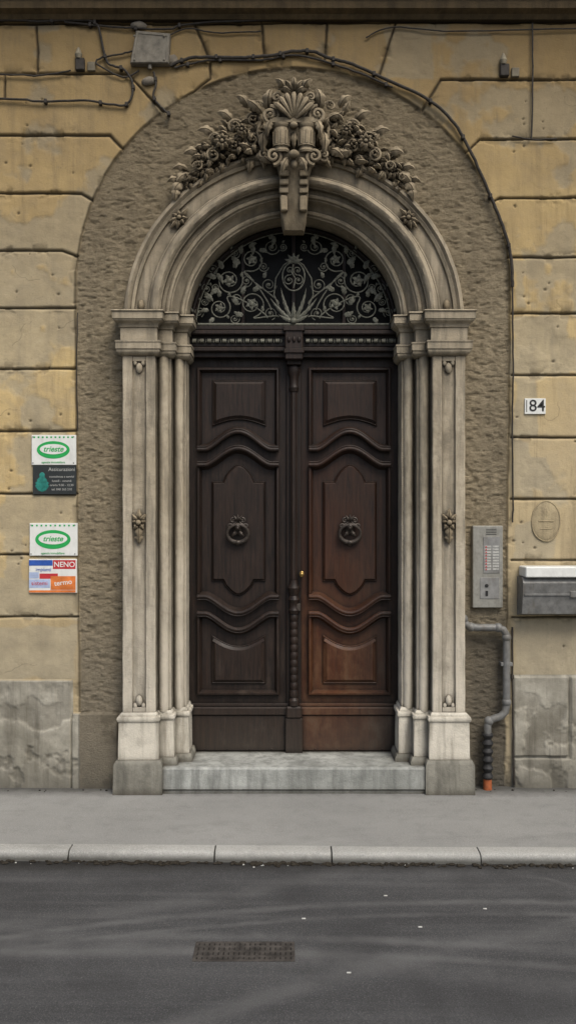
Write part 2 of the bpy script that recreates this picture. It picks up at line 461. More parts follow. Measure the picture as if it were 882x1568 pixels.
prof=[(.03,Z(22,y0)),(-.03,Z(22,y0)),(-.05,Z(16,y0)),(-.09,Z(12,y0)),(-.09,Z(2,y0)),(-.06,Z(-2,y0)),(-.06,5.55),(-.16,5.62),(-.42,5.66),(-.42,5.80),(-.46,5.86),(-.46,5.9),(.03,5.95)]  # string course below; unseen ledge above it added to shade the upper wall
v=[];f=[]
for xx in (-9,-2.2,2.2,9):
    v+=[(xx,a,c) for a,c in prof]
n=len(prof)
for k in range(3):
    for i in range(n-1): f.append((k*n+i,k*n+i+1,(k+1)*n+i+1,(k+1)*n+i))
b.add(v,f)
mm=stone_mat('string_course_and_ledge_stucco',(.12,.083,.04),(.08,.057,.027),zgrad=False,ao_d=.1)
b.obj('string_course_and_added_shade_ledge',mm,bld,smooth=False)

# ---------------------------------------------------------------- portal
portal=empty('stone_portal',bld)
jamb=[(1.141,.04),(1.141,-.115),(1.136,-.12),(1.078,-.12),(1.07,-.100),(.992,-.100),(.984,-.12),(.928,-.12),(.923,-.115),(.923,-.045),(.917,-.04),
 (.912,-.052),(.898,-.064),(.880,-.068),(.862,-.064),(.848,-.052),(.843,-.036),(.834,-.036),(.831,-.03),(.831,.05),(.824,.052),(.82,.04),(.806,.026),(.788,.022),(.770,.028),(.756,.042),(.752,.056),(.742,.056),(.739,.06),(.739,.29)]
plain=[(1.141,.04),(1.141,-.12),(.923,-.12),(.923,-.05),(.831,-.05),(.831,.04),(.739,.04),(.739,.29)]
def offs(p,o):
    r=[];n=len(p)
    for i in range(n):
        ns=[]
        for a,c in ((i-1,i),(i,i+1)):
            if a<0 or c>=n: continue
            dx,dy=p[c][0]-p[a][0],p[c][1]-p[a][1]; l=math.hypot(dx,dy); ns.append((-dy/l,dx/l))
        if len(ns)==1: nx_,ny_=ns[0]
        else:
            d=1+ns[0][0]*ns[1][0]+ns[0][1]*ns[1][1]; nx_,ny_=(ns[0][0]+ns[1][0])/d,(ns[0][1]+ns[1][1])/d
        r.append((p[i][0]+nx_*o,p[i][1]+ny_*o))
    return r
def stack(bb,plan,st,side,cap=True):
    v=[];n=len(plan)
    for z,o in st:
        for d,y in offs(plan,o) if o else plan: v.append((CX+side*d,y,z))
    f=[]
    for k in range(len(st)-1):
        for i in range(n-1): f.append((k*n+i,k*n+i+1,(k+1)*n+i+1,(k+1)*n+i))
    if cap:
        f.append(tuple(range(n))); f.append(tuple((len(st)-1)*n+i for i in range(n)))
    bb.add(v,f)
zc0,zc1=Z(545,-.12),Z(474,-.17)
zb1=Z(1092,-.14); zb0=Z(1165,-.17)
bs,bc,bb_,bp=B(),B(),B(),B()
for side in (-1,1):
    zl=[zb1-.01+(zc0+.02-zb1+.01)*i/90 for i in range(91)]
    stack(bs,jamb,[(z_,0) for z_ in zl],side,False)
    h=zc1-zc0
    st=[(zc0,.002),(zc0+.004,.012),(zc0+.02,.030),(zc0+.027,.034),(zc0+.040,.034),(zc0+.043,.040),(zc0+.085,.040),(zc0+.088,.044),(zc0+.098,.044),(zc0+.102,.016),(zc0+.108,.012),(zc0+.185,.012),(zc0+.19,.020),(zc0+.205,.022),(zc0+.215,.030),(zc0+.228,.050),(zc0+.236,.052),(zc0+.24,.058),(zc0+.285,.058),(zc0+.289,.066),(h+zc0-.006,.066),(h+zc0,.060)]
    stack(bc,plain,st,side)
    hb=zb1-zb0
    st=[(zb0,.026),(zb0+hb*.3,.025),(zb0+hb*.6,.023),(zb0+hb-.062,.022),(zb0+hb-.055,.03),(zb0+hb-.04,.034),(zb0+hb-.027,.03),(zb0+hb-.022,.016),(zb0+hb-.012,.014),(zb0+hb,.004)]
    stack(bb_,plain,st,side)
    stack(bp,plain,[(-.01,.055),(.08,.053),(zb0-.03,.052),(zb0-.004,.040),(zb0,.034)],side)
    xc=CX+side*1.031
    for zt,sg in ((zc0,-1),(zb1,1)):
        za=zt; zb_=zt+sg*.035
        bs.box(xc-.045,xc+.045,-.118,-.09,min(za,zb_),max(za,zb_),.003)
        bs.disc(xc,zt+sg*.078,.022,.034,-.117,-.09,20,dome=.010)
        for q_ in (-1,1): bs.disc(xc+q_*.027,zt+sg*.045,.014,.018,-.116,-.09,14,dome=.006)
bs.obj('jamb_shafts',MS,portal,jit=.0022); bc.obj('capitals',MS,portal,jit=.0018); bb_.obj('column_bases',MSB,portal,jit=.002); bp.obj('plinths',MP,portal,jit=.003)
AZ=3.160
arc=[(1.145,.04),(1.145,-.062),(1.14,-.070),(1.120,-.074),(1.112,-.062),(1.104,-.056),(1.096,-.062),(1.088,-.056),(1.078,-.052),(1.074,-.036),(.995,-.034),(.990,-.052),(.982,-.058),(.974,-.058),(.968,-.082),(.957,-.098),(.940,-.105),(.922,-.099),(.911,-.084),(.907,-.066),(.900,-.064),(.897,-.03),(.872,-.026),(.868,-.036),(.856,-.042),(.845,-.036),(.841,-.02),(.832,-.018),(.826,.01),(.812,.032),(.795,.044),(.782,.048),(.779,.036),(.768,.028),(.755,.034),(.748,.048),(.739,.052),(.739,.29)]
b=B(); NA=180; v=[];f=[];n=len(arc)
for k in range(NA+1):
    a=math.pi*(-.012+1.024*k/NA)
    for r,y in arc: v.append((CX+r*math.cos(a),y,AZ+r*math.sin(a)))
for k in range(NA):
    for i in range(n-1): f.append((k*n+i,k*n+i+1,(k+1)*n+i+1,(k+1)*n+i))
b.add(v,f); b.obj('archivolt',MS,portal,jit=.0022)
b=B()
for s in (-1,1):
    a0=math.radians(90-s*48)
    cx,cz=CX+1.035*math.cos(a0),AZ+1.035*math.sin(a0)
    t=a0+s*math.pi/2
    b.disc(cx,cz,.05,.05,-.040,-.03,24,dome=.004)
    for k in range(7):
        b.leaf(cx,cz,-.044,t+math.pi*2*k/7,.056 if k else .09,.040,0,.018,.018)
    for da in (-.5,0,.5): b.leaf(cx,cz,-.046,t+math.pi+da,.095-.03*abs(da),.04,0,.018,.014)
    b.ell((cx,-.078,cz),(.015,.015,.015),10,8)
    a1=math.radians(90-s*84)
    b.disc(CX+1.036*math.cos(a1),AZ+1.036*math.sin(a1),.022,.038,-.048,-.03,20,dome=.01)
    xc=CX+s*1.031; zc=Z(800,-.13)
    for k,(an,ln,w) in enumerate([(90,.095,.045),(130,.075,.038),(50,.075,.038),(170,.05,.03),(10,.05,.03),(-90,.13,.05),(-125,.06,.04),(-55,.06,.04)]):
        b.leaf(xc,zc,-.106,math.radians(an),ln,w,0,.018,.024)
    b.leaf(xc,zc-.06,-.108,math.radians(-90),.085,.055,0,.015,.015)
    b.ell((xc,-.143,zc),(.018,.016,.018),12,8)
b.obj('carved_rosettes',MO,portal)
b=B()
b.box(X(238,-.16),X(668,-.16),-.155,.3,.02,.175,.012)
b.box(X(238,-.13),X(668,-.13),-.145,.0,-.02,.06,.004)
b.obj('threshold_step',MT,portal)

# keystone and carved garland
b=B(); yk=-.2
kx=X(450,yk)
def kX(px): return X(px,yk)
def kZ(py): return Z(py,yk)
def loft(bb,rows):
    v=[];f=[]
    for (xl,xr,yf,z) in rows:
        v+= [(xl,.05,z),(xl,yf+.02,z),(xl+.012,yf,z),(xr-.012,yf,z),(xr,yf+.02,z),(xr,.05,z)]
    for k in range(len(rows)-1):
        for i in range(5): f.append((k*6+i,k*6+i+1,(k+1)*6+i+1,(k+1)*6+i))
    f.append(tuple(range(6))); f.append(tuple((len(rows)-1)*6+i for i in range(6)))
    bb.add(v,f)
loft(b,[(kX(434),kX(466),-.06,kZ(342)),(kX(430),kX(470),-.10,kZ(325)),(kX(429),kX(472),-.12,kZ(298)),(kX(427),kX(474),-.15,kZ(262)),(kX(424),kX(478),-.18,kZ(246)),(kX(416),kX(484),-.20,kZ(240)),(kX(416),kX(484),-.21,kZ(232)),(kX(424),kX(476),-.15,kZ(228)),(kX(424),kX(476),-.15,kZ(192)),(kX(412),kX(488),-.22,kZ(189)),(kX(410),kX(490),-.22,kZ(181)),(kX(422),kX(478),-.16,kZ(174)),(kX(430),kX(470),-.10,kZ(145))])
for s in (-1,1):
    px=450+s*19
    b.lathe(kX(px),-.18,[(kZ(234),.052),(kZ(231),.056),(kZ(227),.048),(kZ(224),.050),(kZ(200),.054),(kZ(196),.048),(kZ(193),.058),(kZ(190),.060)],20)
    b.tube([(kX(px)+.056*math.cos(a),-.18+.056*math.sin(a),kZ(224)) for a in [math.pi+math.pi*i/10 for i in range(11)]],.004,6)
    for q_ in range(5):
        a=math.pi+math.pi*(q_+.5)/5
        b.tube([(kX(px)+.052*math.cos(a),-.18+.052*math.sin(a),kZ(222)),(kX(px)+.055*math.cos(a),-.18+.055*math.sin(a),kZ(202))],.006,6)
    for q_ in range(3):
        zz=kZ(262+q_*12)
        b.box(kX(450+s*15)-.03,kX(450+s*15)+.03,-.175+.015*q_,-.1,zz-.02,zz+.018,.006)
    b.box(kX(450+s*15)-.024,kX(450+s*15)+.024,-.145,-.08,kZ(318),kZ(294),.008)
    b.spiral(kX(450+s*36),kZ(177),-.20,.060,1.7,math.radians(90),-s,.016,rise=.02)
    b.spiral(kX(450+s*31),kZ(240),-.20,.054,1.5,math.radians(-90),s,.015,rise=.02)
    b.spiral(kX(450+s*47),kZ(232),-.14,.04,1.4,math.radians(-60),s,.011,rise=.02)
    b.spiral(kX(450+s*26),kZ(150),-.20,.038,1.4,math.radians(-60),s,.010,rise=.02)
    b.leaf(kX(450+s*38),kZ(165),-.15,math.radians(90-s*14),.14,.08,s*.9,.03,.05)
    b.leaf(kX(450+s*34),kZ(186),-.21,math.radians(-90+s*30),.12,.05,-s*.7,.02,.03)
    b.leaf(kX(450+s*46),kZ(195),-.13,math.radians(-90+s*10),.17,.06,-s*.4,.03,.03)
    b.leaf(kX(450+s*12),kZ(142),-.18,math.radians(90-s*25),.11,.06,-s*.7,.03,.05)
    b.leaf(kX(450+s*8),kZ(242),-.21,math.radians(-90+s*35),.12,.05,-s*.5,.02,.03)
    b.tube([(kX(450+s*52),-.10,kZ(170)),(kX(450+s*55),-.11,kZ(195)),(kX(450+s*50),-.12,kZ(220))],[.012,.016,.01],8)
for k in range(7):
    a=math.radians(36+k*18); R=.150
    pts=[(kx+R*t*math.cos(a),-.20-.05*math.sin(t*2.2),kZ(187)+R*1.15*t*math.sin(a)) for t in (0.15,.35,.55,.75,.9,1)]
    b.tube(pts,[.007,.011,.015,.018,.019,.012],8)
b.disc(kx,kZ(180),.12,.15,-.18,.0,28,dome=.03)
b.leaf(kx,kZ(196),-.17,math.radians(-90),.14,.05,0,.02,.03)
b.ell((kx,-.22,kZ(194)),(.028,.03,.022)); b.ell((kx,-.24,kZ(240)),(.035,.03,.028)); b.ell((kx,-.21,kZ(252)),(.022,.025,.03))
for k in range(5):
    b.leaf(kx,kZ(143),-.17,math.radians(90+(k-2)*32),.11,.052,(k-2)*.3,.02,.05)
b.obj('keystone_cartouche',MO,portal,jit=.003)
b=B(); rg=random.Random(3)
def polar(a,r): return CX+math.cos(a)*r, AZ+math.sin(a)*r
for s in (-1,1):
    def ag(d): return math.radians(90-s*d)
    for k in range(22):
        t=k/21; d=9+25*t; r=1.29-.11*t; w=.075*(1-t)+.022
        x,z=polar(ag(d),r+rg.uniform(-.02,.02)); b.ell((x,0.0,z),(w,.035*(1-t)+.02,w*.9),12,8)
    st=[]
    for k in range(22):
        t=k/21; d=8+34*t; r=1.225-.02*t+.02*math.sin(t*14)
        x,z=polar(ag(d),r); st.append((x,-.07+.03*t,z))
    b.tube(st,[.018-.010*k/21 for k in range(22)],8)
    for d,r,rad,cc in [(13,1.23,.048,1),(19,1.225,.052,-1),(26,1.225,.05,1),(32,1.21,.036,-1),(11.5,1.36,.052,-1),(17,1.35,.05,1),(23.5,1.32,.040,-1),(9.5,1.45,.036,1),(37,1.195,.026,1)]:
        x,z=polar(ag(d),r); b.spiral(x,z,-.09,rad,1.6,ag(d)+1.2*cc*s,cc*s,.0105*rad/.05,rise=.035,eye=(rad<.04))
        for k in range(4): b.leaf(x,z,-.10,ag(d)+k*1.57+.4,rad*.55,rad*.4,.5,.01,.035)
    for d,r,rad in [(22,1.27,.050),(15.5,1.30,.040)]:
        x,z=polar(ag(d),r)
        for k in range(8): b.leaf(x,z,-.11,k*math.pi/4,rad*1.15,rad*.8,0,.02,.03)
        b.ell((x,-.145,z),rad*.28)
    for k in range(120):
        t=rg.random()**1.2; d=8+31*t
        hw=.12*(1-t)**.8+.03
        rr=1.285-.10*t+rg.uniform(-hw,hw)
        x,z=polar(ag(d),rr)
        an=ag(d)-s*math.pi/2+rg.uniform(-1.3,1.3)+(rr-1.3)*s*3
        ln=rg.uniform(.07,.13)*(1.05-.5*t)
        b.leaf(x,z,-.03-rg.random()*.09*(1-t),an,ln,ln*rg.uniform(.4,.6),rg.uniform(-1.2,1.2),.024,.035,4)
    for d,r,an,ln in [(35,1.21,.2,.13),(38,1.195,0,.13),(40.5,1.185,-.3,.11),(39,1.22,.7,.09),(35,1.25,.8,.10),(29,1.29,.7,.12),(23,1.36,.9,.12),(17,1.41,1.0,.12),(12,1.47,1.2,.11)]:
        x,z=polar(ag(d),r); b.leaf(x,z,-.05,ag(d)-s*(math.pi/2)+s*an,ln,ln*.55,-s*.7,.02,.04)
b.obj('carved_foliage_garland',MO,portal,jit=.002)

# ---------------------------------------------------------------- door
yd=.25
dX=lambda p,y=yd: X(p,y)
dZ=lambda p,y=yd: Z(p,y)
door=empty('wooden_double_door',bld)
def bell(x,cx,hw,flat=.80):
    t=min(abs(x-cx)/(hw*flat),1); return (.5+.5*math.cos(math.pi*t))**.75
def leafdoor(cx,mat,name,xa,xb):
    b=B()
    zt,zb=dZ(548),.178
    b.box(dX(xa),dX(xb),.265,.32,zb,zt,.004)
    hw=62
    xsn=[cx-hw+i*(2*hw)/40 for i in range(41)]
    def pts(l): return [(dX(p),dZ(q)) for p,q in l]
    fr=[(-.004,.266),(-.004,.236),(.002,.229),(.013,.227),(.018,.236),(.023,.250),(.028,.257),(.030,.2645)]
    top=[(cx-hw,564),(cx+hw,564)]+[(x,686-27*bell(x,cx,hw)) for x in reversed(xsn)]
    b.panel(pts(top),fr,False)
    mid=[(x,713-25*bell(x,cx,hw)) for x in xsn]+[(x,912+25*bell(x,cx,hw)) for x in reversed(xsn)]
    b.panel(pts(mid),fr,False)
    low=[(x,941+25*bell(x,cx,hw)) for x in xsn]+[(cx+hw,1063),(cx-hw,1063)]
    b.panel(pts(low),fr,False)
    N=16
    fld=[(0,.2655),(.001,.254),(.006,.249),(.010,.252),(.028,.240),(.031,.237)]
    b.panel(pts([(cx-40,582),(cx+42,582)]+[(cx+42-82*i/N,653-10*math.sin(math.pi*i/N)) for i in range(N+1)]),fld)
    def sh(c0,c1,base,amp):
        o=[(c0,base),(c0+17,base)]
        w0,w1=c0+21,c1-21
        N=16
        for i in range(N+1):
            t=i/N; o.append((w0+(w1-w0)*t,base-amp*(.35+.65*math.sin(math.pi*t))))
        o+=[(c1-17,base),(c1,base)]
        return o
    fld2=[(0,.2655),(.001,.254),(.005,.249),(.008,.252),(.016,.243),(.018,.241)]
    b.panel(pts(sh(cx-41,cx+42,737,26)+list(reversed(sh(cx-41,cx+42,890,-22)))),fld2)
    b.panel(pts([(cx-41+83*i/N,972+17*math.sin(math.pi*i/N)) for i in range(N+1)]+[(cx+42,1047),(cx-41,1047)]),fld)
    for base,amp,dz in [(686,-27,-.012),(713,-25,.004),(912,25,-.004),(941,25,.012)]:
        P=[(dX(x),.222,dZ(base+amp*bell(x,cx,hw))+dz) for x in xsn]
        b.tube(P,.0165,10,sq=.95)
        P=[(p[0],.218,p[2]+(.020 if amp<0 else -.020)) for p in P]
        b.tube(P,.005,8)
    b.box(dX(xa)+.002,dX(xb)-.002,.235,.30,.18,dZ(1094),.006)
    b.box(dX(xa)+.002,dX(xb)-.002,.222,.30,dZ(1094),dZ(1082),.006)
    b.box(dX(xa)+.002,dX(xb)-.002,.238,.30,dZ(1082),dZ(1077),.003)
    for i in range(4): b.ell((dX(xa+30+i*34),.234,dZ(1146)),(.005,.003,.005),8,6)
    b.obj(name,mat,door,angle=30)
leafdoor(365,WD,'left_leaf',284,447)
leafdoor(535,WR,'right_leaf',452,619)
b=B()
ax=dX(450)
b.box(ax-.052,ax+.052,.245,.30,.18,dZ(548),.004)
b.box(ax-.060,ax+.060,.205,.29,dZ(1155),dZ(1098),.005)
b.box(ax-.056,ax+.056,.198,.29,dZ(1098),dZ(1080),.01)
ycol=.232
def zz(p): return Z(p,ycol)
b.lathe(ax,ycol,[(zz(1080),.036),(zz(1072),.038),(zz(1068),.026),(zz(1062),.034),(zz(1056),.027)],16)
rope=[]
for k in range(61):
    t=k/60; rope.append((zz(1056-t*116),.024+.006*abs(math.sin(t*math.pi*10))))
b.lathe(ax,ycol,rope,16)
b.lathe(ax,ycol,[(zz(940),.03),(zz(934),.04),(zz(930),.03),(zz(924),.032),(zz(918),.042),(zz(912),.030),(zz(906),.038),(zz(900),.044),(zz(894),.03),(zz(888),.028)],16)
shp=[(zz(888-i*(888-600)/80),.025+.003*(i%2)) for i in range(81)]
b.lathe(ax,ycol,shp,16,8,.15)
b.lathe(ax,ycol,[(zz(600),.03),(zz(594),.036),(zz(590),.028),(zz(578),.032),(zz(572),.042),(zz(564),.046),(zz(560),.036)],16)
b.box(ax-.05,ax+.05,.18,.27,zz(560),zz(550),.004)
b.obj('central_astragal',WD,door)
b=B()
xl,xr=CX-.735,CX+.735
b.box(xl,xr,.20,.31,dZ(549),dZ(538),.004)
b.box(xl,xr,.165,.31,dZ(538,.17),dZ(531,.17),.006)
b.box(xl,xr,.205,.31,dZ(532),dZ(512),.002)
b.box(xl,xr,.155,.31,dZ(512,.16),dZ(505,.16),.006)
b.box(xl,xr,.19,.31,dZ(505,.2),dZ(499,.2),.004)
b.obj('transom_beam',WD,door)
TG=simple('weathered_transom',(.19,.185,.145),.7,.3,0,.4,30,.2,dirt_and_crease=.7)
b=B()
xx=xl+.02
while xx<xr-.03:
    if abs(xx+.018-ax)>.075:
        b.tube([(xx+.006,.196,dZ(522,.2)),(xx+.034,.196,dZ(522,.2))],[.016,.016],12)
        b.ell((xx+.047,.198,dZ(522,.2)),(.006,.008,.016),8,6)
    xx+=.053
b.obj('bead_and_reel',TG,door)
b=B()
b.box(ax-.062,ax+.062,.135,.30,dZ(550,.14),dZ(500,.14),.006)
b.box(ax-.075,ax+.075,.125,.30,dZ(507,.14),dZ(499,.14),.005)
b.box(ax-.070,ax+.070,.125,.30,dZ(541,.14),dZ(534,.14),.005)
for i in (-1,0,1): b.ell((ax+i*.035,.135,dZ(520,.14)),(.013,.012,.022))
b.obj('transom_block',WD,door)
def knocker(px,name):
    b=B(); x=dX(px); y=.238; z=dZ(812)
    b.disc(x,z+.005,.030,.036,y-.012,y+.015,24,dome=.012)
    for s in (-1,1):
        b.spiral(x+s*.034,z+.070,y-.03,.026,1.5,math.radians(-90),s,.007)
        b.spiral(x+s*.060,z+.032,y-.03,.017,1.3,math.radians(-90),s,.006)
        b.tube([(x+s*.010,y-.03,z+.042),(x+s*.035,y-.03,z+.038),(x+s*.056,y-.03,z+.046)],[.009,.009,.006],8)
        b.leaf(x+s*.008,z-.0,y-.03,math.radians(-90+s*28),.055,.026,s*.5,.01,.015)
    for k in range(3): b.leaf(x,z+.055,y-.02,math.radians(90+(k-1)*30),.060,.028,0,.01,.02)
    b.ell((x,y-.04,z+.028),(.022,.028,.028)); b.ell((x,y-.065,z+.016),(.008,.012,.010))
    pts=[(x+.074*math.cos(a),y-.040-.014*math.sin(a),z-.022+.062*math.sin(a)) for a in [2*math.pi*i/36 for i in range(36)]]
    b.tube(pts,[.010+.006*max(0,-math.sin(2*math.pi*i/36)) for i in range(36)],10,closed=True)
    b.ell((x,y-.030,z-.084),(.024,.02,.016)); b.ell((x,y-.012,z-.095),(.016,.018,.016))
    b.obj(name,KN,door)
knocker(365,'left_knocker'); knocker(535,'right_knocker')
b=B(); b.disc(X(462,.2),Z(879,.2),.016,.02,.195,.24,20,dome=.006); b.tube([(X(462,.2),.2,Z(879,.2)),(X(462,.2),.17,Z(879,.2))],.008,10); b.ell((X(462,.2),.168,Z(879,.2)),(.014,.01,.014))
b.obj('brass_knob',BR,door)
b=B(); b.box(X(456,.2)-.02,X(456,.2)+.02,.21,.25,Z(936,.2),Z(925,.2),.003); b.obj('lock_plate',KN,door)

# ---------------------------------------------------------------- fanlight
fan=empty('fanlight_grille',bld)
yf=.24; fcx=CX; fcz=Z(500,yf)
b=B(); b.disc(fcx,AZ,.745,.745,.335,.35,64); b.obj('fanlight_glass_pane',GL,fan,smooth=False)
b=B()
for xx in (-.36,0,.36):
    hh=math.sqrt(.74**2-xx*xx); b.box(fcx+xx-.012,fcx+xx+.012,.30,.334,fcz-.02,AZ+hh-.01,.002)
b.obj('fanlight_glazing_bars',WD,fan)
b=B()
def ring(bb,r,th,y,a0=0,a1=math.pi,n=60):
    bb.tube([(fcx+r*math.cos(a0+(a1-a0)*i/n),y,AZ+r*math.sin(a0+(a1-a0)*i/n)) for i in range(n+1)],th,8)
ring(b,.728,.020,.275); ring(b,.700,.005,.245)
b.obj('fanlight_frame',WD,fan)
b=B()
ring(b,.690,.004,.240)
b.tube([(xl,.23,fcz+.012),(xr,.23,fcz+.012)],.010,8)
u=lambda p: L(p,yf)
base=(fcx,fcz+.03)
for s in (-1,1):
    for dx_,dz_,r,cc in [(64,34,20,1),(113,28,17,-1),(98,70,21,-1),(133,58,10,1),(64,102,18,1),(33,122,12,-1),(38,64,12,-1),(145,22,8,1),(88,42,9,1),(124,88,8,1),(36,20,10,1),(90,12,8,-1),(72,70,9,1),(46,92,8,-1),(90,112,8,-1),(16,122,6,1),(136,38,6,-1),(120,60,6,1)]:
        x,z=fcx+s*u(dx_),fcz+u(dz_)
        an=math.atan2(base[1]-z,base[0]-x)
        tl=(fcx+s*u(dx_*.35),fcz+u(dz_*.30)+.02) if r>12 else None
        b.spiral(x,z,yf+(0 if r>12 else .008),u(r),1.8,an+cc*s*.9,cc*s,.0050 if r>12 else .0038,rise=.004,tail=tl)
        if r>12:
            for k in range(4):
                a=an+math.pi+(k-1.5)*.85
                b.leaf(x+math.cos(a)*u(r)*1.0,z+math.sin(a)*u(r)*1.0,yf,a+.6*s,u(r)*.8,u(r)*.40,s*cc*1.3,.004,.010)
            for k in range(5):
                a=an+k*1.257; b.leaf(x,z,yf-.004,a,u(r)*.5,u(r)*.28,.5,.003,.008)
        else:
            a=an+math.pi; b.leaf(x+math.cos(a)*u(r),z+math.sin(a)*u(r),yf,a+.5*s,u(r)*.9,u(r)*.5,s,.003,.006)
    for k,(an,ln) in enumerate([(14,.12),(34,.24),(58,.26)]):
        a=math.radians(90-s*(90-an))
        b.leaf(base[0],base[1],yf-.012,a,ln,.026,s*.45,.005,.012,lobes=6)
    pts=[(0,10),(20,24),(30,48),(27,74),(15,94),(0,104)]
    b.tube([(fcx+s*u(p),yf-.005,fcz+u(q_)) for p,q_ in pts],.0045,8)
    for d,ln in [(12,.08),(26,.09),(40,.10),(54,.10),(68,.09)]:
        a=math.radians(90-s*d); b.leaf(fcx+.68*math.cos(a),AZ+.68*math.sin(a),yf,a+math.pi,ln,.034,s*.8,.005,.012)
b.leaf(base[0],base[1],yf-.015,math.pi/2,.14,.032,0,.006,.015,lobes=5)
mz=fcz+u(76)
b.tube([(fcx+u(17)*math.cos(a),yf-.012,mz+u(22)*math.sin(a)) for a in [2*math.pi*i/30 for i in range(30)]],.0055,8,closed=True)
for s in (-1,1):
    b.spiral(fcx+s*u(7),mz-u(6),yf-.014,u(8),1.4,math.pi/2,s,.0045); b.spiral(fcx+s*u(6),mz+u(9),yf-.014,u(7),1.3,-math.pi/2,s,.0042)
b.tube([(fcx,yf-.02,mz-u(18)),(fcx+u(3),yf-.022,mz-u(4)),(fcx-u(3),yf-.022,mz+u(6)),(fcx,yf-.02,mz+u(18))],.005,8)
b.ell((fcx,yf-.02,fcz+.035),(.024,.02,.024))
for k in range(5): b.leaf(fcx,mz+u(21),yf-.01,math.radians(90+(k-2)*35),.07,.026,0,.004,.01)
b.obj('wrought_iron_scrolls',IR,fan)

# ---------------------------------------------------------------- signs
def plate(px0,px1,py0,py1,y=-.012,bv=.002):
    b=B(); b.box(X(px0,y),X(px1,y),y,.01,Z(py1,y),Z(py0,y),bv); return b
def oval_sign(name,px0,px1,py0,py1):
    e=empty(name); plate(px0,px1,py0,py1).obj('panel',WH,e)
    cx=(px0+px1)/2; cy=(py0+py1)/2-1; y=-.0125
    w=(px1-px0); h=(py1-py0)
    b=B(); b.disc(X(cx),Z(cy+1),w*.37/225,h*.29/225,y-.0008,y,40,bev=.0002); b.obj('green_oval',GN,e)
    b=B(); b.disc(X(cx),Z(cy),w*.30/225,h*.17/225,y-.0020,y-.001,40,bev=.0002); b.obj('white_oval',WH,e)
    text('lettering','trieste',X(cx),Z(cy),y-.0026,.052,GN,e,bold=.0008).data.shear=.3
    text('small_text','agenzia immobiliare',X(cx),Z(py1-4),y-.001,.020,GN,e)
    b=B()
    for i in range(10):
        q_=px0+5+i*(w-10)/9; b.box(X(q_)-.006,X(q_)+.006,y-.0006,y,Z(py0+5),Z(py0+2.5),.0002)
    b.obj('border_marks',GN,e)
    b=B()
    for px_,py_ in ((px0+3,py0+3),(px1-3,py0+3),(px0+3,py1-3),(px1-3,py1-3)): b.ell((X(px_),y,Z(py_)),(.005,.003,.005),8,6)
    b.obj('screws',GR,e)
oval_sign('company_sign',49,117,666,712)
oval_sign('company_sign.001',46,119,801,851)
e=empty('company_sign.002'); plate(51,117,712.8,757,-.014).obj('panel',DK,e)
b=B(); b.leaf(X(66),Z(753),-.0145,math.pi/2,.12,.09,0,.001,.001,5); b.disc(X(66),Z(728),.02,.022,-.0155,-.014,20); b.obj('crest',TE,e)
tg=simple('grey_lettering',(.40,.40,.37),.5,.3,0,.1,30,0)
text('line_1','Assicurazioni',X(96),Z(719),-.0146,.034,tg,e)
for i,t_ in enumerate(['consulenza e servizi','lunedi - venerdi','orario 9.00 - 12.30','tel. 040 365 210']): text('line_%d'%(i+2),t_,X(96),Z(730+i*6.5),-.0146,.021,tg,e)
e=empty('company_sign.003'); plate(45,118,856,908,-.012).obj('panel',WH,e)
y=-.0125
b=B(); b.box(X(46),X(82),y-.0006,y,Z(866),Z(857.5),.0002); b.obj('blue_strip',BL,e)
b=B(); b.box(X(82.5),X(117),y-.0006,y,Z(871),Z(857.5),.0002); b.box(X(62),X(90),y-.0005,y,Z(886),Z(878),.0002); b.obj('red_field',RD,e)
b=B(); b.box(X(46),X(78),y-.0005,y,Z(900),Z(887),.0002); b.box(X(46),X(61),y-.0005,y,Z(885.5),Z(876),.0002); b.obj('blue_field',LB,e)
b=B(); b.box(X(79),X(117),y-.0007,y,Z(903),Z(882),.0002); b.box(X(46),X(117),y-.0005,y,Z(907),Z(903.6),.0002); b.obj('orange_field',OG,e)
text('name','NENO',X(100),Z(864.5),y-.001,.050,WH,e,bold=.0006); text('name_2','termo',X(98),Z(892),y-.001,.048,WH,e,bold=.0005).rotation_euler[1]=-.12
text('name_3','sistemi',X(62),Z(893),y-.001,.040,RD,e)
text('name_4','impianti',X(68),Z(872),y-.001,.033,BL,e)
e=empty('house_number_plate'); plate(803,835,610,634,-.012).obj('panel',WH,e)
text('digits','84',X(821),Z(622.3),-.0132,.112,BK,e,bold=.0006,sx=1.0)
b=B(); b.box(X(804.5),X(805.7),-.0128,-.012,Z(631),Z(613),.0002)
b.obj('border_mark',BK,e)
e=empty('intercom_panel')
b=B(); b.box(X(722),X(768),-.03,.03,Z(930),Z(805),.004); b.obj('faceplate',ST,e)
b=B(); b.box(X(738),X(763),-.034,-.03,Z(877),Z(822),.001); b.obj('name_panel',GR,e)
b=B()
for i in range(9):
    for j in range(2): b.box(X(740+j*12),X(749.5+j*12),-.036,-.034,Z(838+i*4.3),Z(835.2+i*4.3),.0004)
b.obj('name_tags',simple('tag_paper',(.40,.40,.37),.6,.3,0,.3,60,0),e)
b=B()
for i in range(9): b.box(X(741),X(743),-.0375,-.036,Z(838+i*4.3),Z(836+i*4.3),.0003)
b.obj('call_buttons',RD,e)
b=B(); b.box(X(733),X(762),-.034,-.03,Z(916),Z(884),.002); b.obj('lower_cover',GR,e)
b=B(); b.disc(X(743),Z(896),.012,.012,-.04,-.034,16); b.box(X(741),X(745),-.036,-.034,Z(912),Z(904),.001)
for i in range(4): b.box(X(742),X(758),-.0315,-.030,Z(818.5-i*2.6),Z(817.6-i*2.6),.0001)
b.obj('lens_and_grille',BK,e)
e=empty('mailbox'); b=B()
v=[];f=[]
x0,x1=X(797,-.1),X(905,-.1)
